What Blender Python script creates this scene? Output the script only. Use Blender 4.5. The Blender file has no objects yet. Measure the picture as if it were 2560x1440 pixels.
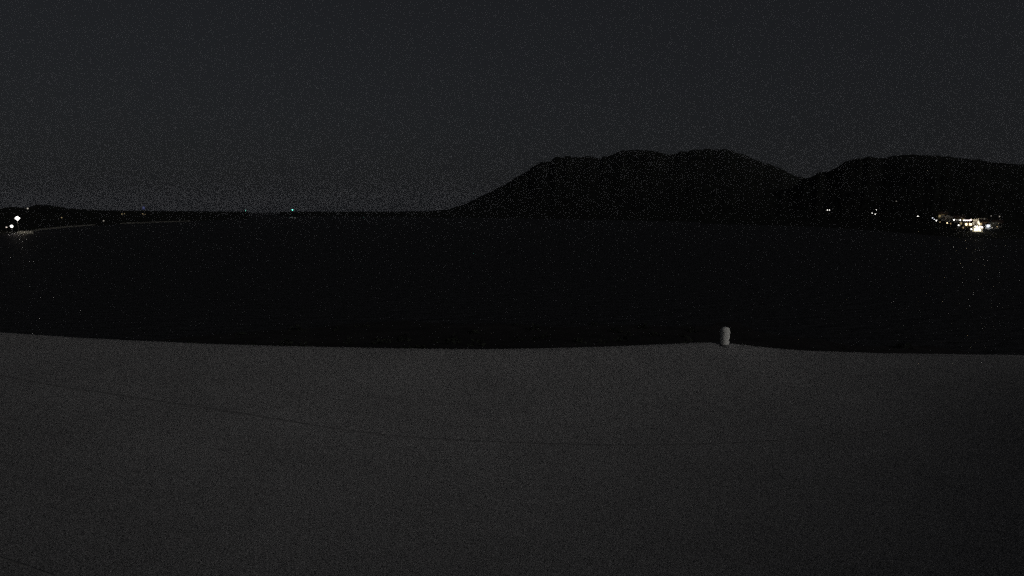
import bpy, bmesh, math, random
from mathutils import Vector, noise

random.seed(7)
sc = bpy.context.scene
C = bpy.context.collection
R = math.radians

# ------------------------------------------------------------------ camera
CAM_H = 12.0
F = 1525.0                       # focal length in pixels of the 2560 px wide photograph
PITCH = math.atan((720 - 529) / F)
cam = bpy.data.cameras.new('camera')
cam.sensor_width = 36.0
cam.lens = 36.0 * F / 2560.0
cam.clip_start = 0.05
cam.clip_end = 80000.0
co = bpy.data.objects.new('camera', cam)
C.objects.link(co)
co.location = (0, 0, CAM_H)
co.rotation_euler = (R(90) - PITCH, 0, 0)
sc.camera = co

# ------------------------------------------------------------------ moonlit sky and moon
MOON_AZ, MOON_EL = R(40), R(22)   # behind the camera, to the right
SKY_STRENGTH = 0.0032
MOON_STRENGTH = 0.36
world = bpy.data.worlds.new('World')
sc.world = world
world.use_nodes = True
wn = world.node_tree
wn.nodes.clear()
sky = wn.nodes.new('ShaderNodeTexSky')
sky.sky_type = 'NISHITA'
sky.sun_disc = False
sky.sun_elevation = MOON_EL
sky.air_density = 1.0
sky.dust_density = 3.0
sky.ozone_density = 1.0
ldir = Vector((math.cos(MOON_EL) * math.sin(MOON_AZ), -math.cos(MOON_EL) * math.cos(MOON_AZ), math.sin(MOON_EL)))
sky.sun_rotation = math.atan2(ldir.x, ldir.y)
hs = wn.nodes.new('ShaderNodeHueSaturation')
hs.inputs['Saturation'].default_value = 0.42
bg = wn.nodes.new('ShaderNodeBackground')
bg.inputs['Strength'].default_value = SKY_STRENGTH
wo = wn.nodes.new('ShaderNodeOutputWorld')
wn.links.new(sky.outputs[0], hs.inputs['Color'])
mx = wn.nodes.new('ShaderNodeMix'); mx.data_type = 'RGBA'          # even airglow under the moonlit sky
mx.inputs['Factor'].default_value = 0.5
mx.inputs['B'].default_value = (4.3, 4.55, 5.35, 1)
wn.links.new(hs.outputs[0], mx.inputs['A'])
wn.links.new(mx.outputs['Result'], bg.inputs['Color'])
wn.links.new(bg.outputs[0], wo.inputs['Surface'])

sun = bpy.data.lights.new('moon', 'SUN')
sun.energy = MOON_STRENGTH
sun.angle = R(0.5)
sun.color = (1.0, 0.98, 0.965)
so = bpy.data.objects.new('moon', sun)
C.objects.link(so)
so.rotation_euler = ldir.to_track_quat('Z', 'Y').to_euler()
so.location = (0, -5, 40)

vs = sc.view_settings
vs.view_transform = 'Standard'
vs.look = 'None'
vs.exposure = 0.0
vs.gamma = 1.0
vs.use_curve_mapping = False
sc.render.engine = 'CYCLES'
sc.cycles.use_denoising = False       # the picture of a night camera is grainy
sc.cycles.use_adaptive_sampling = True
sc.cycles.adaptive_threshold = 0.5
sc.cycles.adaptive_min_samples = 60
sc.cycles.use_light_tree = False
sc.cycles.volume_bounces = 0
sc.cycles.max_bounces = 4
sc.cycles.sample_clamp_direct = 4
sc.cycles.sample_clamp_indirect = 2


# ------------------------------------------------------------------ helpers
def tag(o, label=None, cat=None, group=None, kind=None):
    if label: o['label'] = label
    if cat: o['category'] = cat
    if group: o['group'] = group
    if kind: o['kind'] = kind
    return o


def empty(name, loc, rz=0.0):
    o = bpy.data.objects.new(name, None)
    C.objects.link(o)
    o.location = loc
    o.rotation_euler = (0, 0, rz)
    o.empty_display_size = 0.5
    return o


def link(name, bm, mat, parent=None, smooth=False):
    bmesh.ops.recalc_face_normals(bm, faces=bm.faces)
    me = bpy.data.meshes.new(name)
    bm.to_mesh(me)
    bm.free()
    if smooth:
        for p in me.polygons: p.use_smooth = True
    o = bpy.data.objects.new(name, me)
    C.objects.link(o)
    if mat: me.materials.append(mat)
    if parent: o.parent = parent
    return o


def from_data(name, verts, faces, mat, parent=None, smooth=True):
    me = bpy.data.meshes.new(name)
    me.from_pydata(verts, [], faces)
    me.update()
    if smooth:
        for p in me.polygons: p.use_smooth = True
    me.materials.append(mat)
    o = bpy.data.objects.new(name, me)
    C.objects.link(o)
    if parent: o.parent = parent
    return o


def box(bm, x0, x1, y0, y1, z0, z1):
    v = [bm.verts.new(p) for p in ((x0, y0, z0), (x1, y0, z0), (x1, y1, z0), (x0, y1, z0),
                                   (x0, y0, z1), (x1, y0, z1), (x1, y1, z1), (x0, y1, z1))]
    for f in ((0, 3, 2, 1), (4, 5, 6, 7), (0, 1, 5, 4), (1, 2, 6, 5), (2, 3, 7, 6), (3, 0, 4, 7)):
        bm.faces.new([v[i] for i in f])


def lathe(bm, prof, n=16, cx=0.0, cy=0.0):
    rings = []
    for r, z in prof:
        if r < 1e-5:
            rings.append([bm.verts.new((cx, cy, z))])
        else:
            rings.append([bm.verts.new((cx + r * math.cos(2 * math.pi * k / n), cy + r * math.sin(2 * math.pi * k / n), z)) for k in range(n)])
    for a, b in zip(rings, rings[1:]):
        for k in range(n):
            k2 = (k + 1) % n
            if len(a) == 1 and len(b) == 1: continue
            if len(a) == 1: bm.faces.new((a[0], b[k], b[k2]))
            elif len(b) == 1: bm.faces.new((a[k], a[k2], b[0]))
            else: bm.faces.new((a[k], a[k2], b[k2], b[k]))


def tube(bm, a, b, r0, r1=None, n=8):
    a, b = Vector(a), Vector(b)
    r1 = r0 if r1 is None else r1
    q = (b - a).to_track_quat('Z', 'Y')
    ra = [bm.verts.new(a + q @ Vector((r0 * math.cos(2 * math.pi * k / n), r0 * math.sin(2 * math.pi * k / n), 0))) for k in range(n)]
    rb = [bm.verts.new(b + q @ Vector((r1 * math.cos(2 * math.pi * k / n), r1 * math.sin(2 * math.pi * k / n), 0))) for k in range(n)]
    for k in range(n):
        bm.faces.new((ra[k], ra[(k + 1) % n], rb[(k + 1) % n], rb[k]))
    bm.faces.new(ra[::-1]); bm.faces.new(rb)


def ray(u, v):
    """world direction of a photograph pixel, scaled to unit horizontal length"""
    x = (u - 1280) / F; z = -(v - 720) / F
    c, s = math.cos(PITCH), math.sin(PITCH)
    d = Vector((x, c + z * s, z * c - s))
    return d / math.hypot(d.x, d.y)


def interp(tab, x):
    if x <= tab[0][0]: return tab[0][1]
    for (x0, y0), (x1, y1) in zip(tab, tab[1:]):
        if x <= x1: return y0 + (y1 - y0) * (x - x0) / (x1 - x0)
    return tab[-1][1]


# ------------------------------------------------------------------ materials
def principled(name, col, rough=0.8, scale=None, var=0.25, bump=0.0, bscale=None, spec=0.3, metallic=0.0, detail=6):
    m = bpy.data.materials.new(name)
    m.use_nodes = True
    nt = m.node_tree
    p = nt.nodes['Principled BSDF']
    p.inputs['Roughness'].default_value = rough
    p.inputs['Specular IOR Level'].default_value = spec
    p.inputs['Metallic'].default_value = metallic
    p.inputs['Base Color'].default_value = (*col, 1)
    tc = nt.nodes.new('ShaderNodeTexCoord')
    if scale:
        n = nt.nodes.new('ShaderNodeTexNoise')
        n.inputs['Scale'].default_value = scale
        n.inputs['Detail'].default_value = detail
        n.inputs['Roughness'].default_value = 0.65
        r = nt.nodes.new('ShaderNodeValToRGB')
        r.color_ramp.elements[0].position = 0.3
        r.color_ramp.elements[1].position = 0.7
        r.color_ramp.elements[0].color = (*[c * (1 - var) for c in col], 1)
        r.color_ramp.elements[1].color = (*[c * (1 + var) for c in col], 1)
        nt.links.new(tc.outputs['Object'], n.inputs['Vector'])
        nt.links.new(n.outputs['Fac'], r.inputs['Fac'])
        nt.links.new(r.outputs['Color'], p.inputs['Base Color'])
    if bump:
        n2 = nt.nodes.new('ShaderNodeTexNoise')
        n2.inputs['Scale'].default_value = bscale or scale
        n2.inputs['Detail'].default_value = 8
        b = nt.nodes.new('ShaderNodeBump')
        b.inputs['Strength'].default_value = bump
        b.inputs['Distance'].default_value = 0.02
        nt.links.new(tc.outputs['Object'], n2.inputs['Vector'])
        nt.links.new(n2.outputs['Fac'], b.inputs['Height'])
        nt.links.new(b.outputs['Normal'], p.inputs['Normal'])
    return m


def glow(name, col, strength):
    m = bpy.data.materials.new(name)
    m.use_nodes = True
    p = m.node_tree.nodes['Principled BSDF']
    p.inputs['Base Color'].default_value = (*[0.8 * c for c in col], 1)
    p.inputs['Emission Color'].default_value = (*col, 1)
    p.inputs['Emission Strength'].default_value = strength
    m.cycles.emission_sampling = 'NONE'      # their spill light comes from the point lamps beside them
    p.inputs['Roughness'].default_value = 0.3
    return m


# canopy cloth: woven grain, faint dirt and dust
def cloth_material():
    m = principled('canopy_cloth', (0.285, 0.28, 0.276), 0.85, 0.9, 0.10, 0, None, 0.12, detail=9)
    nt = m.node_tree
    p = nt.nodes['Principled BSDF']
    ramp = [n for n in nt.nodes if n.type == 'VALTORGB'][0]
    tc = [n for n in nt.nodes if n.type == 'TEX_COORD'][0]
    g = nt.nodes.new('ShaderNodeTexNoise')
    g.inputs['Scale'].default_value = 105
    g.inputs['Detail'].default_value = 3
    g.inputs['Roughness'].default_value = 0.8
    mr = nt.nodes.new('ShaderNodeMapRange')
    mr.inputs['From Min'].default_value = 0.3
    mr.inputs['From Max'].default_value = 0.7
    mr.inputs['To Min'].default_value = -0.25
    mr.inputs['To Max'].default_value = 2.25
    mul = nt.nodes.new('ShaderNodeMix'); mul.data_type = 'RGBA'; mul.blend_type = 'MULTIPLY'
    mul.inputs['Factor'].default_value = 1.0
    nt.links.new(tc.outputs['Object'], g.inputs['Vector'])
    nt.links.new(g.outputs['Fac'], mr.inputs['Value'])
    nt.links.new(ramp.outputs['Color'], mul.inputs['A'])
    nt.links.new(mr.outputs['Result'], mul.inputs['B'])
    nt.links.new(mul.outputs['Result'], p.inputs['Base Color'])
    b = nt.nodes.new('ShaderNodeBump')
    b.inputs['Strength'].default_value = 0.25
    b.inputs['Distance'].default_value = 0.004
    nt.links.new(g.outputs['Fac'], b.inputs['Height'])
    nt.links.new(b.outputs['Normal'], p.inputs['Normal'])
    return m


M = {
    'cloth': cloth_material(),
    'seam': principled('seam_tape', (0.18, 0.177, 0.175), 0.85, 14, 0.3),
    'post': principled('post_paint', (0.86, 0.85, 0.80), 0.6, 22, 0.14, 0.35, 40),
    'post_cap': principled('post_cap_paint', (0.78, 0.77, 0.70), 0.7, 30, 0.25, 0.5, 60),
    'steel': principled('dark_steel', (0.12, 0.12, 0.12), 0.5, 8, 0.2, metallic=0.6),
    'scrub': principled('scrub_slope', (0.017, 0.018, 0.015), 0.95, 0.02, 0.45, spec=0.05),
    'bush': principled('bush_leaves', (0.03, 0.034, 0.026), 0.9, 3, 0.4, spec=0.1),
    'soil': principled('dark_soil', (0.036, 0.034, 0.034), 0.95, 0.4, 0.35, 0.6, 3, spec=0.05),
    'sand': principled('pale_sand', (0.22, 0.21, 0.18), 0.95, 0.05, 0.5, spec=0.1),
    'concrete': principled('quay_concrete', (0.36, 0.34, 0.29), 0.85, 1.5, 0.25),
    'plaster': principled('white_plaster', (0.62, 0.59, 0.52), 0.85, 1.2, 0.15),
    'ochre': principled('ochre_plaster', (0.30, 0.27, 0.17), 0.85, 1.2, 0.2),
    'tile': principled('roof_tile', (0.07, 0.045, 0.035), 0.8, 4, 0.3),
    'wood': principled('painted_wood', (0.10, 0.09, 0.08), 0.6, 9, 0.3),
    'rock': principled('grey_rock', (0.12, 0.11, 0.10), 0.9, 2, 0.3),
    'hull': principled('white_hull', (0.5, 0.5, 0.5), 0.35, 2, 0.06),
    'dark_glass': principled('dark_glass', (0.02, 0.02, 0.025), 0.1),
    'white': glow('lamp_white', (1.0, 0.97, 0.90), 6),
    'warm': glow('lamp_warm', (1.0, 0.80, 0.48), 4),
    'dim': glow('lamp_dim', (1.0, 0.92, 0.80), .45),
    'dimwarm': glow('lamp_dim_warm', (1.0, 0.74, 0.40), .45),
    'cream': glow('window_cream', (1.0, 0.93, 0.70), 1.7),
    'pink': glow('lamp_pinkish', (1.0, 0.84, 0.82), 4),
    'blue': glow('lamp_bluish', (0.84, 0.88, 1.0), 1.6),
    'bluedim': glow('lamp_dim_blue', (0.22, 0.26, 0.7), 0.06),
    'green': glow('lamp_green', (0.12, 1.0, 0.72), 22),
    'greendim': glow('lamp_dim_green', (0.20, 1.0, 0.75), 1.5),
    'flood': glow('floodlight_glass', (1.0, 0.96, 0.92), 30),
    'sconce': glow('window_warm', (1.0, 0.78, 0.40), .22),
}

# sea: near-black water with wind ripples
m = bpy.data.materials.new('night_sea')
m.use_nodes = True
nt = m.node_tree
p = nt.nodes['Principled BSDF']
p.inputs['Base Color'].default_value = (0.038, 0.039, 0.042, 1)
p.inputs['Roughness'].default_value = 0.6
p.inputs['IOR'].default_value = 1.33
p.inputs['Specular IOR Level'].default_value = 0.03
tc = nt.nodes.new('ShaderNodeTexCoord')
n1 = nt.nodes.new('ShaderNodeTexNoise'); n1.inputs['Scale'].default_value = 0.35; n1.inputs['Detail'].default_value = 6
mp = nt.nodes.new('ShaderNodeMapping'); mp.inputs['Scale'].default_value = (1, 2.2, 1)
b = nt.nodes.new('ShaderNodeBump'); b.inputs['Strength'].default_value = 1.0; b.inputs['Distance'].default_value = 0.6
nt.links.new(tc.outputs['Object'], mp.inputs['Vector'])
nt.links.new(mp.outputs[0], n1.inputs['Vector'])
nt.links.new(n1.outputs['Fac'], b.inputs['Height'])
nt.links.new(b.outputs['Normal'], p.inputs['Normal'])
M['sea'] = m

# ------------------------------------------------------------------ sea
bm = bmesh.new()
rings = [0, 60, 200, 600, 2000, 5000, 10000]
lathe(bm, [(r, 0) if r else (0, 0) for r in rings], 64)
for f in bm.faces: f.normal_update()
o = link('sea', bm, M['sea'])
tag(o, 'black night sea stretching to the horizon', kind='structure')


# ------------------------------------------------------------------ land
def az_of(u): 
    d = ray(u, 529)
    return math.atan2(d.x, d.y)


def sil_table(px):
    """silhouette pixels -> (azimuth, tan of elevation), with a broken rocky crest between them"""
    t = []
    dense = []
    for (u0, v0), (u1, v1) in zip(px, px[1:]):
        n = max(1, int((u1 - u0) / 7))
        for k in range(n):
            u = u0 + (u1 - u0) * k / n; v = v0 + (v1 - v0) * k / n
            a = min(1.0, max(0.0, (526 - v) / 40))
            dense.append((u, v + a * (3.2 * noise.noise(Vector((u / 16, 1.3, 0))) + 2.8 * noise.noise(Vector((u / 6, 7.1, 0))))))
    dense.append(px[-1])
    for u, v in dense:
        d = ray(u, v)
        t.append((math.atan2(d.x, d.y), d.z))
    return t


class Land:
    def __init__(s, sil, shore, ridge, power, rough=0.06, seed=0.0):
        s.sil = sil_table(sil)
        s.shore = [(az_of(u), r) for u, r in shore]
        s.ridge = [(az_of(u), r) for u, r in ridge]
        s.power, s.rough, s.seed = power, rough, seed

    def h(s, az, r):
        r0, r1 = interp(s.shore, az), interp(s.ridge, az)
        H = CAM_H + r1 * interp(s.sil, az)
        if r <= r0: return -2.0 * min(1.0, (r0 - r) / 25.0)
        x, y = r * math.sin(az), r * math.cos(az)
        if r <= r1:
            t = (r - r0) / (r1 - r0)
            n = noise.fractal(Vector((x / 260 + s.seed, y / 260, s.seed)), 1.0, 2.0, 5)
            g = noise.noise(Vector((x / 90, y / 220, s.seed + 3)))
            base = H * t ** s.power
            return max(0.05, base * (1 + 1.2 * s.rough * 4 * (n + .5 * g) * (1 - t) * t * 2 - 0.0) if H > 0 else 0.05)
        t = min(1.0, (r - r1) / (1.1 * (r1 - r0)))
        return H * (0.5 + 0.5 * math.cos(math.pi * t)) - 2.2 * t

    def build(s, name, a0, a1, na, nr, mat, label, bumps=2.0, parent=None):
        vs_, fs = [], []
        for i in range(na + 1):
            az = a0 + (a1 - a0) * i / na
            r0, r1 = interp(s.shore, az), interp(s.ridge, az)
            rr = [r0 - 25, r0] + [r0 + (r1 - r0) * ((k / nr) ** 1.5) for k in range(1, nr + 1)] + \
                 [r1 + 1.1 * (r1 - r0) * k / 10 for k in range(1, 11)]
            for r in rr:
                z = s.h(az, r)
                if r0 < r:
                    e = min(1, (r - r0) / 80)
                    z += e * bumps * noise.fractal(Vector((az * 140, r / 18, s.seed)), 0.6, 2.0, 4) * 0.5 * min(1.0, z / 12)
                vs_.append((r * math.sin(az), r * math.cos(az), z))
        m_ = len(rr)
        for i in range(na):
            for k in range(m_ - 1):
                a = i * m_ + k
                fs.append((a, a + 1, a + m_ + 1, a + m_))
        o = from_data(name, vs_, fs, mat)
        tag(o, label, kind='structure')
        return o


headland = Land(
    [(-900, 512), (-300, 514), (0, 521), (30, 518), (68, 519), (85, 514), (100, 512), (130, 514), (155, 519), (180, 522), (250, 525.5),
     (360, 527), (480, 528.3), (620, 528.8)],
    [(-900, 300), (0, 425), (60, 455), (157, 573), (300, 715), (472, 850), (620, 1100)],
    [(-900, 700), (0, 760), (100, 800), (200, 950), (480, 1250), (620, 1500)], 1.15, 0.05, 2.0)
mountain = Land(
    [(700, 528.9), (1000, 528.6), (1060, 528), (1080, 527), (1120, 523), (1160, 511), (1184, 501), (1239, 473), (1279, 451), (1319, 427), (1343, 408),
     (1355, 404.6), (1375, 404.6), (1389, 392), (1400, 391), (1440, 391), (1480, 392), (1502, 394.6), (1538, 382), (1558, 376), (1586, 374.5), (1614, 376),
     (1640, 378), (1677, 386.5), (1701, 380), (1725, 376), (1770, 374), (1813, 374), (1837, 378.7), (1861, 388), (1917, 410),
     (1956, 424), (1996, 441), (2020, 447), (2200, 490), (2500, 520)],
    [(700, 1700), (1120, 1250), (1500, 900), (2000, 620), (2500, 700)],
    [(700, 2600), (1120, 2400), (1500, 2200), (2000, 2100), (2500, 2000)], 1.25, 0.10, 5.0)
hill = Land(
    [(1750, 545), (1900, 500), (1980, 468), (2008, 450), (2022, 443), (2036, 439), (2044, 430.5), (2060, 429), (2076, 426), (2092, 418), (2110, 406), (2130, 400), (2150, 395),
     (2180, 392), (2210, 394), (2230, 391), (2250, 388), (2290, 387), (2340, 389), (2380, 392), (2420, 397), (2480, 405), (2520, 408),
     (2560, 411), (3000, 440), (3600, 480)],
    [(1750, 640), (2000, 560), (2200, 450), (2330, 375), (2420, 346), (2560, 350), (3000, 330), (3600, 300)],
    [(1750, 1200), (2000, 1300), (2200, 1350), (2560, 1300), (3000, 1200), (3600, 1100)], 1.35, 0.10, 9.0)

headland.build('headland', R(-58), az_of(620), 260, 40, M['scrub'], 'low dark headland on the left horizon')
mountain.build('mountain', az_of(700), az_of(2500), 1000, 44, M['scrub'], 'broad black mountain with a flat ridge')
hill.build('hillside', az_of(1750), R(60), 760, 44, M['scrub'], 'black hillside rising behind the lit village')


def ground(land, az, r):
    return land.h(az, r)


def place(land, u, v, lift=0.0):
    """walk out along the sight line of a pixel until a lamp `lift` metres above the land is met"""
    d = ray(u, v)
    az = math.atan2(d.x, d.y)
    r = interp(land.shore, az) + 2.0
    r1 = interp(land.ridge, az)
    while r < r1:
        if land.h(az, r) + lift >= CAM_H + r * d.z: break
        r += 0.5
    return Vector((d.x * r, d.y * r, land.h(az, r))), r


# pale beach along the foot of the headland
def shore_strip(name, u0, u1, width, mat, label, land, lo=0.02, hi=0.9):
    vs_, fs = [], []
    n = 90
    for i in range(n + 1):
        az = az_of(u0) + (az_of(u1) - az_of(u0)) * i / n
        r0 = interp(land.shore, az)
        w = width * (0.55 + 0.9 * abs(noise.noise(Vector((i * .11, 3, 1))))) * min(1, .15 + i / 8, .15 + (n - i) / 8)
        for k, (dr, dz) in enumerate(((-6, -0.5), (0, 0.08), (w * .5, hi * .6), (w, hi), (w + 6, hi - .7 - .04 * w), (w + 6, -1.0), (-6, -1.0))):
            r = r0 + dr
            z = dz if k > 4 or k == 0 else max(dz, land.h(az, r) + 0.12 if k in (2, 3) else dz)
            vs_.append((r * math.sin(az), r * math.cos(az), z))
    for i in range(n):
        for k in range(7):
            a = i * 7 + k; b_ = i * 7 + (k + 1) % 7
            fs.append((a, b_, b_ + 7, a + 7))
    fs.append(tuple(range(7))[::-1]); fs.append(tuple(n * 7 + k for k in range(7)))
    return tag(from_data(name, vs_, fs, mat), label, kind='structure')


shore_strip('beach', 74, 235, 14, M['sand'], 'faint pale beach at the foot of the headland', headland)
shore_strip('beach', 298, 476, 26, M['sand'], 'thin pale beach running along the low far shore', headland)

# dark slope under the building
vs_, fs = [], []
NA, NRr = 72, 46
for i in range(NA):
    az = 2 * math.pi * i / NA
    for k in range(NRr + 1):
        r = 1 + 109 * k / NRr
        x, y = r * math.sin(az), r * math.cos(az)
        t = max(0, min(1, (r - 16) / 52))
        z = 5.6 * (1 - (3 * t * t - 2 * t ** 3))
        z += (0.45 * noise.fractal(Vector((x / 9, y / 9, 4)), 0.8, 2, 5)) * min(1, r / 12) - max(0, (r - 66) / 12)
        z = max(z, -2.6)
        vs_.append((x, y, z))
for i in range(NA):
    for k in range(NRr):
        a = i * (NRr + 1) + k; b_ = ((i + 1) % NA) * (NRr + 1) + k
        fs.append((a, a + 1, b_ + 1, b_))
fs.append(tuple(i * (NRr + 1) for i in range(NA)))
tag(from_data('ground', vs_, fs, M['soil']), 'dark slope falling from the building to the sea', kind='structure')

# low bushes on that slope, one mass
vs_, fs = [], []
rs = random.Random(3)
for q in range(260):
    r = rs.uniform(14, 66); az = rs.uniform(-1.15, 1.15)
    x, y = r * math.sin(az), r * math.cos(az)
    t = max(0, min(1, (r - 16) / 52)); z = 5.6 * (1 - (3 * t * t - 2 * t ** 3)) - .1
    s = rs.uniform(.3, .75)
    for k in range(46):
        d = Vector((rs.gauss(0, 1), rs.gauss(0, 1), abs(rs.gauss(0, .8)))).normalized() * s * rs.uniform(.5, 1)
        c = Vector((x, y, z)) + d
        a = Vector((rs.uniform(-1, 1), rs.uniform(-1, 1), rs.uniform(-1, 1))).normalized() * s * .22
        b_ = Vector((rs.uniform(-1, 1), rs.uniform(-1, 1), rs.uniform(-1, 1))).normalized() * s * .16
        i0 = len(vs_)
        vs_ += [tuple(c - a), tuple(c + b_), tuple(c + a), tuple(c - b_)]
        fs.append((i0, i0 + 1, i0 + 2, i0 + 3))
tag(from_data('scrub', vs_, fs, M['bush'], smooth=False), 'low dark scrub on the slope below the canopy', 'scrub', kind='stuff')

# ------------------------------------------------------------------ canopy in the foreground
DEP = 9.0
COEF = [-2.53443, -0.17536, 0.73314, -0.05227, -0.00022, -0.11868, 0.28458, -0.26404, 0.17524, -0.05071, 2.90937, -2.28193, -0.12372, -0.26171, -0.23945, 0.49752, -0.73487, -0.06895, -0.01716, -0.03096, -1.31879, 0.04805, 0.51737, 0.46334, 0.36635]
EDGE_PX = [(-400, 800), (0, 832), (200, 846), (500, 860), (700, 866), (1000, 872), (1180, 874), (1350, 872), (1500, 868), (1640, 862.5),
           (1740, 858), (1790, 856), (1812, 857), (1835, 860), (1900, 868), (2000, 877), (2200, 884), (2560, 889), (3000, 894)]
EDGE = []
for u, v in EDGE_PX:
    d = ray(u, v); EDGE.append((d.x / d.y * DEP, d.z / d.y * DEP))


def poly(x, y):
    a, b_ = x / 9, (y - 5) / 4
    s = 0.0
    for i in range(5):
        for j in range(5):
            s += COEF[i * 5 + j] * a ** i * b_ ** j
    return s


def soft(x, y):
    xc = 0.86 * y + 0.25
    if abs(x) <= xc: return x
    return math.copysign(xc + 0.6 * math.tanh((abs(x) - xc) / 0.6), x)


def smooth_edge(x):
    return sum(interp(EDGE, x + d) * w for d, w in ((-.24, .1), (-.12, .2), (0, .4), (.12, .2), (.24, .1)))


def canopy_z(x, y):
    yy = max(0.8, min(y, DEP))
    z = poly(soft(x, yy), yy)
    if yy > 4:
        e = smooth_edge(x) - poly(soft(x, DEP), DEP)
        z += e * math.exp(-(DEP - yy) / 1.1)
    return CAM_H + z


canopy = empty('canopy', (0, 5, 5.6))
tag(canopy, 'huge pale grey cloth canopy sagging across the whole foreground', 'canopy')
NXC, NYC = 220, 90
X0, X1, Y0 = -10.5, 10.5, 1.0
top, fs = [], []
tail = [(0.05, -0.004), (0.10, -0.02), (0.15, -0.055), (0.18, -0.11), (0.19, -0.20), (0.19, -0.45)]
rows_y = [Y0 + (DEP - Y0) * j / NYC for j in range(NYC + 1)]
for j, y in enumerate(rows_y + [None] * len(tail)):
    for i in range(NXC + 1):
        x = X0 + (X1 - X0) * i / NXC
        if y is not None:
            z = canopy_z(x, y); yy = y
        else:
            dy, dz = tail[j - NYC - 1]; yy = DEP + dy; z = canopy_z(x, DEP) + dz
        top.append((x, yy - 5, z - 5.6))
nrow = NYC + 1 + len(tail)
W_ = NXC + 1
for j in range(nrow - 1):
    for i in range(NXC):
        a = j * W_ + i
        fs.append((a, a + 1, a + W_ + 1, a + W_))
cl = from_data('cloth', top, fs, M['cloth'], canopy)
so_ = cl.modifiers.new('thickness', 'SOLIDIFY'); so_.thickness = 0.012; so_.offset = -1


# welded seams: narrow raised tapes along sagging lines
def seam(pts_px, wid=0.03):
    line = []
    for u, v in pts_px:
        d = ray(u, v)
        t = 2.0
        while t < 13 and t * d.y < DEP - .02:
            if CAM_H + t * d.z <= canopy_z(d.x * t, d.y * t): break
            t += 0.01
        line.append(Vector((d.x * t, d.y * t, 0)))
    fine = []
    for a, b_ in zip(line, line[1:]):
        n = max(2, int((b_ - a).length / .06))
        fine += [a.lerp(b_, k / n) for k in range(n)]
    fine.append(line[-1])
    # smooth
    for _ in range(14):
        fine = [fine[0]] + [(fine[k - 1] + fine[k] * 2 + fine[k + 1]) / 4 for k in range(1, len(fine) - 1)] + [fine[-1]]
    vv, ff = [], []
    for k, q in enumerate(fine):
        dd = (fine[min(k + 1, len(fine) - 1)] - fine[max(k - 1, 0)]).normalized()
        nn = Vector((-dd.y, dd.x, 0)) * wid / 2
        for s_, lift in ((-1.0, .001), (-.7, .0045), (.7, .0045), (1.0, .001)):
            pp = q + nn * s_ * (0.85 + 0.5 * abs(noise.noise(Vector((q.x * 1.7, q.y, 2)))) + 0.5 * max(0, min(1, -q.x / 3)) - 0.2 * max(0, min(1, q.x / 2)))
            vv.append((pp.x, pp.y - 5, canopy_z(pp.x, pp.y) + lift - 5.6))
    for k in range(len(fine) - 1):
        for c_ in range(3):
            a = k * 4 + c_
            ff.append((a, a + 1, a + 5, a + 4))
    return from_data('seam', vv, ff, M['seam'], canopy)


seam([(-300, 905), (60, 952), (165, 970), (320, 992), (565, 1028), (690, 1048), (850, 1074), (1000, 1092), (1200, 1104), (1400, 1111), (1650, 1113), (1900, 1105), (2150, 1084), (2350, 1055)])
seam([(-200, 1345), (0, 1392), (125, 1437), (260, 1490)], 0.02)

# support poles under the cloth
for px_, py_ in ((-7.5, 8.6), (7.5, 8.6), (-7.5, 2.0), (7.5, 2.0)):
    bm = bmesh.new()
    tube(bm, (px_, py_ - 5, -1.0), (px_, py_ - 5, canopy_z(px_, py_) - 5.6 - 0.02), 0.05, n=12)
    link('pole', bm, M['steel'], canopy, True)

# round-topped post on the crest
d = ray(1812, 858)
tt = (DEP - 0.07) / d.y
px_, py_ = d.x * tt, d.y * tt
pz = canopy_z(px_, py_)
post = empty('post', (px_, py_, pz))
tag(post, 'short pale round-topped post standing on the crest of the canopy', 'post')
k_ = math.hypot(px_, py_) / F * math.cos(math.atan2(px_, py_)) * 1.07
r_ = 11.0 * k_ / math.cos(0)
bm = bmesh.new()
lathe(bm, [(0, -0.10), (r_ * .90, -0.10), (r_ * .90, 0.0), (r_ * .92, .05), (r_ * .96, .12), (r_ * .98, .17), (r_ * .98, 33 * k_), (0, 33 * k_)], 32)
link('shaft', bm, M['post'], post, True)
bm = bmesh.new()
prof = [(r_ * .9, 31.5 * k_), (r_ * 1.01, 31.8 * k_)] + [(r_ * 1.01 * math.cos(a), 34 * k_ + 10.5 * k_ * math.sin(a)) for a in [R(q) for q in range(0, 90, 12)]] + [(0, 44.5 * k_)]
lathe(bm, prof, 32)
link('cap', bm, M['post'], post, True)
bm = bmesh.new()
lathe(bm, [(r_ * .93, -.02), (r_ * 1.10, -.02), (r_ * 1.12, 0.008), (r_ * 1.05, 0.016), (r_ * .93, 0.018)], 32)
link('base_ring', bm, M['seam'], post, True)


# ------------------------------------------------------------------ lamps and buildings
def street_lamp(loc, height, size, mat, label, group, cat='street lamp', face=0.0, arm=0.7):
    t = empty('street_lamp', loc, face)
    tag(t, label, cat, group)
    bm = bmesh.new()
    lathe(bm, [(0, -1.0), (.11, -1.0), (.11, .25), (.06, .3), (.045, height + .12), (0, height + .14)], 10)
    link('pole', bm, M['steel'], t, True)
    bm = bmesh.new()
    tube(bm, (0, 0, height), (0, -arm, height + .18), .03, n=6)
    link('arm', bm, M['steel'], t, True)
    bm = bmesh.new()
    lathe(bm, [(0, height + .30), (size * .36, height + .26), (size * .6, height + .14), (size * .62, height + .10), (0, height + .10)], 14, 0, -arm)
    link('lamp_shade', bm, M['steel'], t, True)
    bm = bmesh.new()
    n = 7
    lathe(bm, [(0, height + .10 + .0)] + [(size / 2 * math.sin(math.pi * k / n), height + .08 - size / 2 + size / 2 * math.cos(math.pi * k / n)) for k in range(1, n)] + [(0, height + .08 - size)], 12, 0, -arm)
    link('bulb', bm, mat, t, True)
    return t


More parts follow.
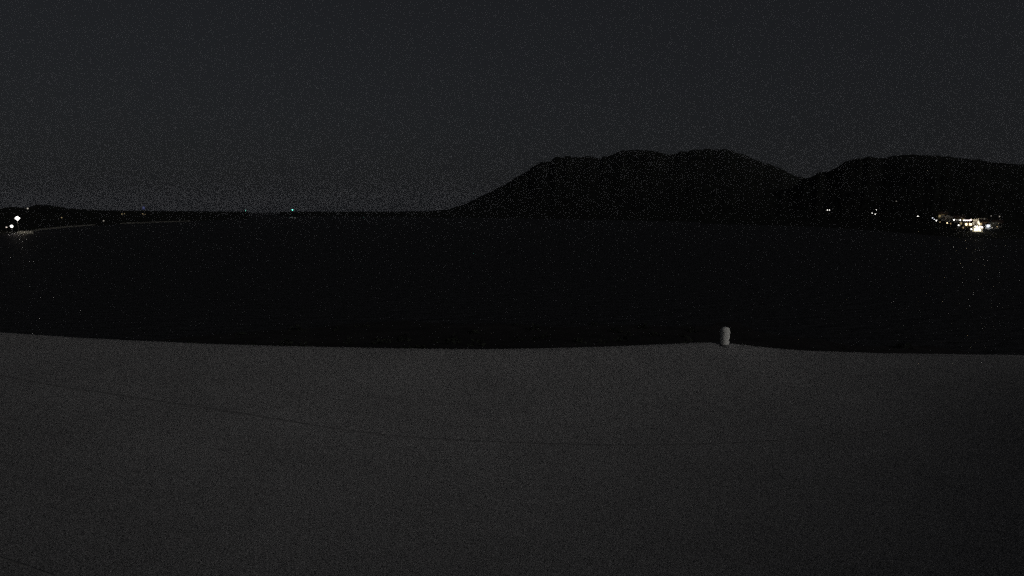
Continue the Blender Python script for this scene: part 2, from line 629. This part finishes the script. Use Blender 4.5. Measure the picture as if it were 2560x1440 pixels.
def spill(loc, watts, col, name='lamp_light', parent=None, radius=0.3):
    """the light a lit lamp throws around itself"""
    l_ = bpy.data.lights.new(name, 'POINT')
    l_.energy = watts; l_.color = col; l_.shadow_soft_size = radius
    o_ = bpy.data.objects.new(name, l_)
    C.objects.link(o_)
    o_.location = loc
    if parent: o_.parent = parent
    return o_


G_ROW = 'street lamps in the village on the right'
rot = lambda p_: math.atan2(-p_.x, p_.y)      # faces the camera
LAMPS = [
    # u, v, pole height, globe size, material, label
    (2068.5, 524.5, 4.0, .62, 'white', 'left of the two close-set lamps standing alone on the dark hillside'),
    (2073.5, 524.5, 4.0, .62, 'white', 'right of the two close-set lamps standing alone on the dark hillside'),
    (2190.6, 524.3, 4.0, .45, 'white', 'topmost lamp of the small trio on the hillside'),
    (2180.5, 532.4, 4.0, .45, 'white', 'lower left lamp of the small trio on the hillside'),
    (2188.0, 534.7, 4.0, .52, 'white', 'lower right lamp of the small trio on the hillside'),
    (2240.8, 502.7, 4.0, .50, 'dim', 'faint lone lamp highest up on the right hillside'),
    (2294.8, 540.0, 4.0, .50, 'white', 'lone white lamp between the trio and the village'),
    (2331.5, 544.0, 4.5, .55, 'blue', 'leftmost lamp of the village, above two others in a slanting line'),
    (2336.0, 547.8, 4.0, .48, 'blue', 'middle lamp of the slanting line at the left end of the village'),
    (2341.0, 550.7, 4.0, .55, 'white', 'lowest lamp of the slanting line at the left end of the village'),
    (2350.0, 554.7, 4.0, .45, 'dimwarm', 'dim amber lamp just below the slanting line of lamps'),
    (2368.0, 556.8, 4.0, .50, 'warm', 'small amber lamp midway along the lower edge of the village'),
    (2376.5, 558.5, 4.0, .45, 'dimwarm', 'dim amber lamp right of the small amber lamp'),
    (2385.2, 548.6, 5.0, .66, 'white', 'large white lamp at the left end of the upper row'),
    (2391.8, 549.3, 4.5, .42, 'dim', 'faint lamp right after the large white one of the upper row'),
    (2396.2, 549.4, 4.5, .42, 'dim', 'second faint lamp in the upper row'),
    (2400.8, 549.5, 5.0, .55, 'white', 'white lamp alone in the middle of the upper row'),
    (2410.0, 549.8, 5.0, .58, 'white', 'first lamp of the tight run in the upper row'),
    (2414.8, 550.0, 5.0, .52, 'pink', 'second lamp of the tight run in the upper row'),
    (2419.2, 550.2, 5.0, .52, 'pink', 'third lamp of the tight run in the upper row'),
    (2423.4, 550.2, 5.0, .52, 'pink', 'fourth lamp of the tight run in the upper row'),
    (2426.8, 549.0, 6.0, .62, 'pink', 'tall pinkish lamp ending the upper row above the lit house'),
    (2448.5, 558.8, 4.5, .60, 'warm', 'amber lamp right of the lit upper house'),
    (2396.5, 562.2, 4.0, .58, 'white', 'white lamp on the lower street left of the yellow windows'),
    (2399.8, 562.6, 4.0, .36, 'dim', 'faint lamp touching the white lamp on the lower street'),
    (2408.0, 568.5, 3.5, .50, 'dimwarm', 'dim lamp near the shore below the yellow windows'),
    (2428.5, 571.3, 3.5, .55, 'white', 'white shore lamp left of the brightly lit glass front'),
    (2455.0, 567.0, 4.5, .72, 'pink', 'pinkish lamp right of the brightly lit glass front'),
    (2480.5, 568.2, 4.0, .50, 'dim', 'faint lamp right of the bluish kiosk'),
    (2493.0, 566.0, 4.0, .45, 'dimwarm', 'dim amber lamp at the right end of the lower street'),
    (2478.0, 539.3, 4.0, .40, 'dim', 'faint lamp above the right end of the village'),
    (2499.0, 540.5, 4.0, .55, 'dim', 'rightmost lamp of the village, high on the slope'),
    (2461.0, 547.5, 4.0, .42, 'dim', 'faint lamp above and right of the lit upper house'),
]
for u, v, ph, size, mk, lab in LAMPS:
    p_, r_l = place(hill, u, v, ph)
    o = street_lamp(p_, ph, size, M[mk], lab, G_ROW, face=rot(p_), arm=.35)
for u, v, w, col in ((2372, 553, 90, (1, .8, .5)), (2408, 560, 160, (1, .82, .5)), (2452, 566, 200, (1, .7, .6)), (2345, 550, 70, (1, .85, .6)), (2478, 568, 110, (.9, .9, .75))):
    pass


def house(loc, rz, w, dpt, h_, wallmat, roofkind, lit, label, cols=3, floors=1, door=True, litset=None, light=None):
    """plastered house facing -y: walls, roof, door, framed windows with panes"""
    t = empty('house', loc, rz)
    tag(t, label, 'house', 'houses of the village on the right')
    bm = bmesh.new(); box(bm, -w / 2, w / 2, 0, dpt, -2.5, h_)
    link('wall', bm, M[wallmat], t)
    bm = bmesh.new()
    if roofkind == 'gable':
        a = .35
        v = [bm.verts.new(q) for q in ((-w / 2 - a, -a, h_), (w / 2 + a, -a, h_), (w / 2 + a, dpt + a, h_), (-w / 2 - a, dpt + a, h_),
                                       (-w / 2 - a, dpt / 2, h_ + 1.5), (w / 2 + a, dpt / 2, h_ + 1.5))]
        for f in ((0, 1, 5, 4), (2, 3, 4, 5), (0, 4, 3), (1, 2, 5), (0, 3, 2, 1)): bm.faces.new([v[i] for i in f])
        rf = link('roof', bm, M['tile'], t)
        bm = bmesh.new(); box(bm, w * .2, w * .2 + .5, dpt * .6, dpt * .6 + .5, h_ + .6, h_ + 2.2)
        link('chimney', bm, M[wallmat], rf)
    else:
        box(bm, -w / 2 - .1, w / 2 + .1, -.1, dpt + .1, h_ + .003, h_ + .2)
        box(bm, -w / 2 - .1, w / 2 + .1, -.1, .1, h_ + .203, h_ + .6)
        box(bm, -w / 2 - .1, w / 2 + .1, dpt - .1, dpt + .1, h_ + .203, h_ + .6)
        link('roof', bm, M['plaster'], t)
    fh = h_ / floors
    k = 0
    for fl in range(floors):
        for c_ in range(cols):
            x = -w / 2 + w * (c_ + .5) / cols
            isdoor = door and fl == 0 and c_ == cols // 2
            ww = min(1.0, w / cols * .6) if not isdoor else .95
            z0 = fl * fh + (.05 if isdoor else fh * .3)
            z1 = fl * fh + fh * .82
            if isdoor:
                bm = bmesh.new(); box(bm, x - ww / 2, x + ww / 2, -.06, .02, z0, z1)
                dd = link('door', bm, M['wood'], t)
                bm = bmesh.new(); box(bm, x + ww * .32, x + ww * .40, -.11, -.062, (z0 + z1) / 2 - .1, (z0 + z1) / 2 + .02)
                link('handle', bm, M['steel'], dd)
                continue
            bm = bmesh.new()
            for q in ((x - ww / 2 - .07, x - ww / 2, z0 - .07, z1 + .07), (x + ww / 2, x + ww / 2 + .07, z0 - .07, z1 + .07),
                      (x - ww / 2, x + ww / 2, z0 - .07, z0), (x - ww / 2, x + ww / 2, z1, z1 + .07), (x - .025, x + .025, z0, z1)):
                box(bm, q[0], q[1], -.07, .01, q[2], q[3])
            fr = link('window', bm, M['wood'], t)
            bm = bmesh.new(); box(bm, x - ww / 2, x + ww / 2, -.03, -.003, z0, z1)
            on = lit if (litset is None or k in litset) else None
            link('pane', bm, M[on] if on else M['dark_glass'], fr)
            k += 1
    if light:
        spill((light[0], light[1], light[2]), light[3], light[4], parent=t)
    return t


def put_house(u, v, *a, **k):
    p_, _ = place(hill, u, v, 0.0)
    return house(p_, rot(p_), *a, **k)


WARM = (1, .78, .45)
put_house(2434.5, 562, 5.6, 4, 2.7, 'plaster', 'flat', 'cream', 'upper house with glowing cream front below the tall pinkish lamp', cols=4, door=True, light=(0, -1.6, 2.3, 260, (1, .88, .68)))
put_house(2420.5, 566.5, 3.8, 3, 2.2, 'ochre', 'gable', 'warm', 'small ochre house with two bright yellow windows on the lower street', cols=2, door=False, litset=[0, 1], light=(0, -1.2, 2.0, 40, WARM))
put_house(2410, 565.5, 4.5, 4, 2.8, 'ochre', 'flat', 'sconce', 'dim olive house left of the yellow windows', cols=3, litset=[0], light=(.5, -1.4, 2.6, 14, WARM))
put_house(2398, 556.5, 5.5, 4, 2.8, 'plaster', 'gable', 'sconce', 'gabled house under the middle of the upper lamp row', cols=3, litset=[1], light=(.5, -1.6, 2.6, 3, WARM))
put_house(2378, 554.5, 5, 4, 2.6, 'plaster', 'flat', 'sconce', 'flat-roofed house left of the large white lamp', cols=3, litset=[], light=(-1.5, -1.6, 2.4, 2, WARM))
put_house(2356, 546.5, 5, 4, 2.9, 'ochre', 'gable', 'sconce', 'dim olive gabled house nearest the slanting line of lamps', cols=3, litset=[0], light=(0, -1.5, 2.6, 11, WARM))
put_house(2364, 551.5, 4.2, 4, 2.6, 'plaster', 'flat', 'sconce', 'small flat-roofed house just right of the dim olive gabled house', cols=2, door=False, litset=[], light=(0, -1.6, 2.4, 4, (1, .75, .55)))
put_house(2459, 568.5, 4.0, 4, 3.0, 'ochre', 'gable', 'dimwarm', 'reddish house between the glass front and the bluish kiosk', cols=3, litset=[0], light=(0, -1.5, 2.6, 12, (1, .62, .5)))
put_house(2452, 560.0, 4.5, 4, 2.8, 'ochre', 'flat', 'sconce', 'ochre house behind the amber lamp', cols=3, litset=[1], light=(-1, -1.5, 2.4, 5, WARM))
put_house(2483, 571.5, 4.6, 4, 2.7, 'plaster', 'flat', 'sconce', 'dim house right of the bluish kiosk near the shore', cols=3, litset=[], light=(0, -1.5, 2.5, 2, (.9, .9, .7)))
put_house(2492, 568.5, 4.2, 4, 2.6, 'plaster', 'gable', 'sconce', 'last dim house at the right end of the lower street', cols=3, litset=[], light=(0, -1.5, 2.5, 2, (.9, .9, .7)))

# bright glass-fronted pavilion on the shore
p_, _ = place(hill, 2443.5, 579.0, 0.0)
t = empty('pavilion', p_, rot(p_))
tag(t, 'brightly lit glass-fronted shore pavilion, brightest spot of the village', 'pavilion')
bm = bmesh.new(); box(bm, -2.1, 2.1, .4, 4.4, -2, 2.5); link('wall', bm, M['plaster'], t)
bm = bmesh.new(); box(bm, -2.4, 2.4, -.9, 4.7, 3.02, 3.2); link('roof', bm, M['wood'], t)
bm = bmesh.new(); box(bm, -2.1, 2.1, .4, 4.4, 2.503, 3.017); link('roof_beam', bm, M['wood'], t)
bm = bmesh.new(); box(bm, -2.6, 2.6, -1.4, .397, -2, .06); link('terrace', bm, M['concrete'], t)
for k in range(6):
    x = -1.45 + 2.9 * k / 5
    bm = bmesh.new(); box(bm, x - .04, x + .04, .25, .395, .063, 2.75); link('mullion', bm, M['wood'], t)
for k in range(5):
    x0 = -1.45 + 2.9 * k / 5 + .04; x1 = -1.45 + 2.9 * (k + 1) / 5 - .04
    bm = bmesh.new(); box(bm, x0 + .003, x1 - .003, .33, .37, .15, (1.75, 2.7, 2.15, 2.6, 1.5)[k]); link('pane', bm, M['cream'], t)
for x in (-1.1, -.2, .9):
    bm = bmesh.new(); lathe(bm, [(0, 2.96), (.10, 2.9), (.22, 2.76), (.22, 2.66), (0, 2.5)], 12, x, -.45)
    link('hanging_lamp', bm, M['white'], t, True)
spill((0, -1.8, 2.0), 260, (1, .92, .68), parent=t)

# bluish kiosk
p_, _ = place(hill, 2469.5, 572.5, 0.0)
t = empty('kiosk', p_, rot(p_))
tag(t, 'small bluish-white lit kiosk right of the bright pavilion', 'kiosk')
bm = bmesh.new(); box(bm, -1.3, 1.3, 0, 1.8, -2, 2.3); link('wall', bm, M['plaster'], t)
bm = bmesh.new(); box(bm, -1.5, 1.5, -.5, 2.0, 2.303, 2.42); link('roof', bm, M['wood'], t)
bm = bmesh.new(); box(bm, -1.1, 1.1, -.25, -.003, .85, .95); link('counter', bm, M['wood'], t)
bm = bmesh.new(); box(bm, -.5, .55, -.05, -.003, .97, 2.2); link('window', bm, M['blue'], t)
spill((0, -1.2, 1.6), 70, (.8, .86, 1.0), parent=t)

# ------------------------------------------------------------------ left shore: quay, floodlight, lamps
azq = az_of(45)
rq = 428.0
q = Vector((rq * math.sin(azq), rq * math.cos(azq), 0))
quay = empty('quay', q, rot(q))
quay['kind'] = 'structure'; quay['label'] = 'low concrete quay lit by the floodlight on the left shore'
bm = bmesh.new(); box(bm, -1.2, 5.8, -1.0, 30, -2.5, .8)
link('deck', bm, M['concrete'], quay)
bm = bmesh.new(); box(bm, -1.2, 5.8, 4, 4.5, .803, 1.3)
link('parapet', bm, M['concrete'], quay)
spill((1.5, -2.2, 3.0), 35, (1.0, .93, .60), parent=quay, radius=.2)

d = ray(43.5, 545.6)
r = 452.0
base = Vector((d.x * r, d.y * r, .8)); hz = CAM_H + r * d.z
t = empty('floodlight_mast', base, rot(base))
tag(t, 'tall mast with a blazing white floodlight cluster on the left shore', 'floodlight')
bm = bmesh.new(); tube(bm, (0, 0, -2), (0, 0, hz - .8 + 1.0), .14, .09, 12); link('mast', bm, M['steel'], t, True)
bm = bmesh.new(); box(bm, -1.2, 1.2, -.26, -.12, hz - .86, hz - .74); link('crossbar', bm, M['steel'], t)
for sx, sz in ((-.6, 0), (.6, 0), (0, .62), (0, -.62)):
    if True:
        zc = hz - .8 + sz
        bm = bmesh.new()
        box(bm, sx - .3, sx + .3, -.62, -.28, zc - .3, zc + .3)
        hd = link('lamp_housing', bm, M['steel'], t)
        bm = bmesh.new()
        q_ = bmesh.ops.create_uvsphere(bm, u_segments=16, v_segments=10, radius=.50)
        for v_ in bm.verts: v_.co = Vector((v_.co.x + sx, v_.co.y * .3 - .63, v_.co.z + zc))
        link('lamp_glass', bm, M['flood'], hd)
spill((0, -1.4, hz - .8), 700, (1.0, .86, .74), parent=t, radius=.6)


def post_lamp(u, v, r, zbase, size, mat, label, watts=0, col=(1, 1, 1), land=None):
    d = ray(u, v)
    z = CAM_H + r * d.z
    base = Vector((d.x * r, d.y * r, zbase))
    t = street_lamp(base, z - zbase + size * .4, size, M[mat], label, 'lamps along the left shore', face=rot(base), arm=.3)
    if watts: spill((0, -1.2, z - zbase), watts, col, parent=t)


post_lamp(29, 565.3, 424, .85, 1.25, 'white', 'bright white lamp low on the quay below the floodlight', 40, (1, .8, .8))
post_lamp(16, 568, 424, .5, .7, 'dim', 'faint pinkish lamp at the far left end of the quay', 8, (1, .7, .75))
p_, rr_ = place(headland, 69, 520, 4.0)
street_lamp(p_, 4.0, 1.1, M['dim'], 'lone lamp on top of the headland above the floodlight', 'lamps along the left shore', face=rot(p_), arm=.3)
for u, v, s_, mk, lab in ((154, 543, .9, 'sconce', 'very faint lamp on the dark headland right of the floodlight'),
                          (259, 551.5, .8, 'dim', 'small faint lamp on the far shore between the two beaches'),
                          (305, 534, 1.1, 'sconce', 'faint lamp near the crest of the low far shore'),
                          (311, 533.5, .9, 'sconce', 'fainter lamp just right of the one near the crest'),
                          (357, 534, .9, 'dimwarm', 'left of two tiny amber lamps below the bluish beacon'),
                          (362.5, 535, .8, 'dimwarm', 'right of two tiny amber lamps below the bluish beacon')):
    p_, rr_ = place(headland, u, v, 4.0)
    street_lamp(p_, 4.0, s_, M[mk], lab, 'lamps along the left shore', face=rot(p_), arm=.3)

# bluish beacon tower over the low shore
d = ray(359, 521)
r = 900.0
hb = CAM_H + r * d.z
gz = headland.h(math.atan2(d.x, d.y), r)
base = Vector((d.x * r, d.y * r, gz))
t = empty('beacon_tower', base, rot(base))
tag(t, 'dim bluish beacon on a lattice tower above the low far shore', 'beacon')
for sx, sy in ((-1, -1), (1, -1), (1, 1), (-1, 1)):
    bm = bmesh.new(); tube(bm, (sx * 1.1, sy * 1.1, -2), (sx * .45, sy * .45, hb - gz - 1.5), .09, n=6); link('leg', bm, M['steel'], t)
for k in range(4):
    z = 1.5 + k * (hb - gz - 4) / 4; w = 1.1 - .65 * z / (hb - gz)
    bm = bmesh.new()
    for a, b_ in (((-w, -w), (w, -w)), ((w, -w), (w, w)), ((w, w), (-w, w)), ((-w, w), (-w, -w))):
        tube(bm, (a[0], a[1], z), (b_[0], b_[1], z + 1.2), .05, n=6)
    link('brace', bm, M['steel'], t)
bm = bmesh.new(); box(bm, -1.2, 1.2, -1.2, 1.2, hb - gz - 1.5, hb - gz - 1.35); link('platform', bm, M['steel'], t)
bm = bmesh.new(); lathe(bm, [(0, hb - gz - 1.34), (1.3, hb - gz - 1.34), (1.5, hb - gz + .8), (1.0, hb - gz + 2.4), (0, hb - gz + 2.7)], 14); link('lantern', bm, M['bluedim'], t, True)


# ------------------------------------------------------------------ two yachts with green masthead lights on the horizon
def yacht(u, v, r, size, mat, label, rz):
    d = ray(u, v)
    z = CAM_H + r * d.z
    t = empty('sailing_yacht', (d.x * r, d.y * r, 0), rz)
    tag(t, label, 'yacht', 'yachts showing a green light on the horizon')
    L = 6.5
    st = [(-1.0, .75, .95), (-.7, 1.0, .95), (-.2, 1.15, 1.0), (.3, .95, 1.1), (.75, .45, 1.25), (1.0, .03, 1.4)]
    vv, ff = [], []
    for s_, w, h_ in st:
        x = s_ * L; w *= 1.7
        vv += [(x, -w, h_), (x, -w * .85, .2), (x, 0, -.5), (x, w * .85, .2), (x, w, h_)]
    for k in range(len(st) - 1):
        for j in range(5):
            a = k * 5 + j; b_ = k * 5 + (j + 1) % 5
            ff.append((a, b_, b_ + 5, a + 5))
    ff.append((0, 1, 2, 3, 4)); ff.append(tuple(len(vv) - 5 + j for j in (4, 3, 2, 1, 0)))
    from_data('hull', vv, ff, M['hull'], t, False)
    bm = bmesh.new(); box(bm, -2.2, 2.6, -1.0, 1.0, .9, 1.65); bmesh.ops.bevel(bm, geom=bm.edges[:], offset=.15, segments=2); link('cabin', bm, M['hull'], t)
    bm = bmesh.new(); tube(bm, (.8, 0, .9), (.8, 0, z - size / 2), .09, .06, 8); link('mast', bm, M['steel'], t, True)
    bm = bmesh.new(); tube(bm, (.7, 0, 2.4), (-4.4, 0, 2.5), .08, n=8); link('boom', bm, M['steel'], t, True)
    bm = bmesh.new()
    for a in ((6.4, 0, 1.4), (-6.4, 0, 1.0), (.8, 1.9, 1.0), (.8, -1.9, 1.0)): tube(bm, a, (.8, 0, z - size / 2 - .3), .02, n=4)
    link('rigging', bm, M['steel'], t)
    bm = bmesh.new(); bmesh.ops.create_uvsphere(bm, u_segments=12, v_segments=8, radius=size / 2)
    for v_ in bm.verts: v_.co.z *= 1.25
    bmesh.ops.translate(bm, verts=bm.verts, vec=(.8, 0, z)); link('masthead_light', bm, M[mat], t, True)


yacht(730, 524.3, 1200, 1.5, 'green', 'yacht carrying the brighter green masthead light on the horizon', .4)
yacht(613, 526.6, 1350, .95, 'greendim', 'yacht carrying the faint green masthead light farther left on the horizon', -.5)

# ------------------------------------------------------------------ thin night air
m = bpy.data.materials.new('night_haze')
m.use_nodes = True
nt = m.node_tree
nt.nodes.clear()
pv = nt.nodes.new('ShaderNodeVolumePrincipled')
pv.inputs['Color'].default_value = (0.9, 0.93, 1.0, 1)
pv.inputs['Density'].default_value = 3.6e-5
pv.inputs['Anisotropy'].default_value = 0.0
out = nt.nodes.new('ShaderNodeOutputMaterial')
nt.links.new(pv.outputs[0], out.inputs['Volume'])
bm = bmesh.new()
box(bm, -10500, 10500, -10500, 10500, -4.0, 280.0)
o = link('haze', bm, m)
tag(o, 'thin pale night air over the sea and hills', kind='stuff')
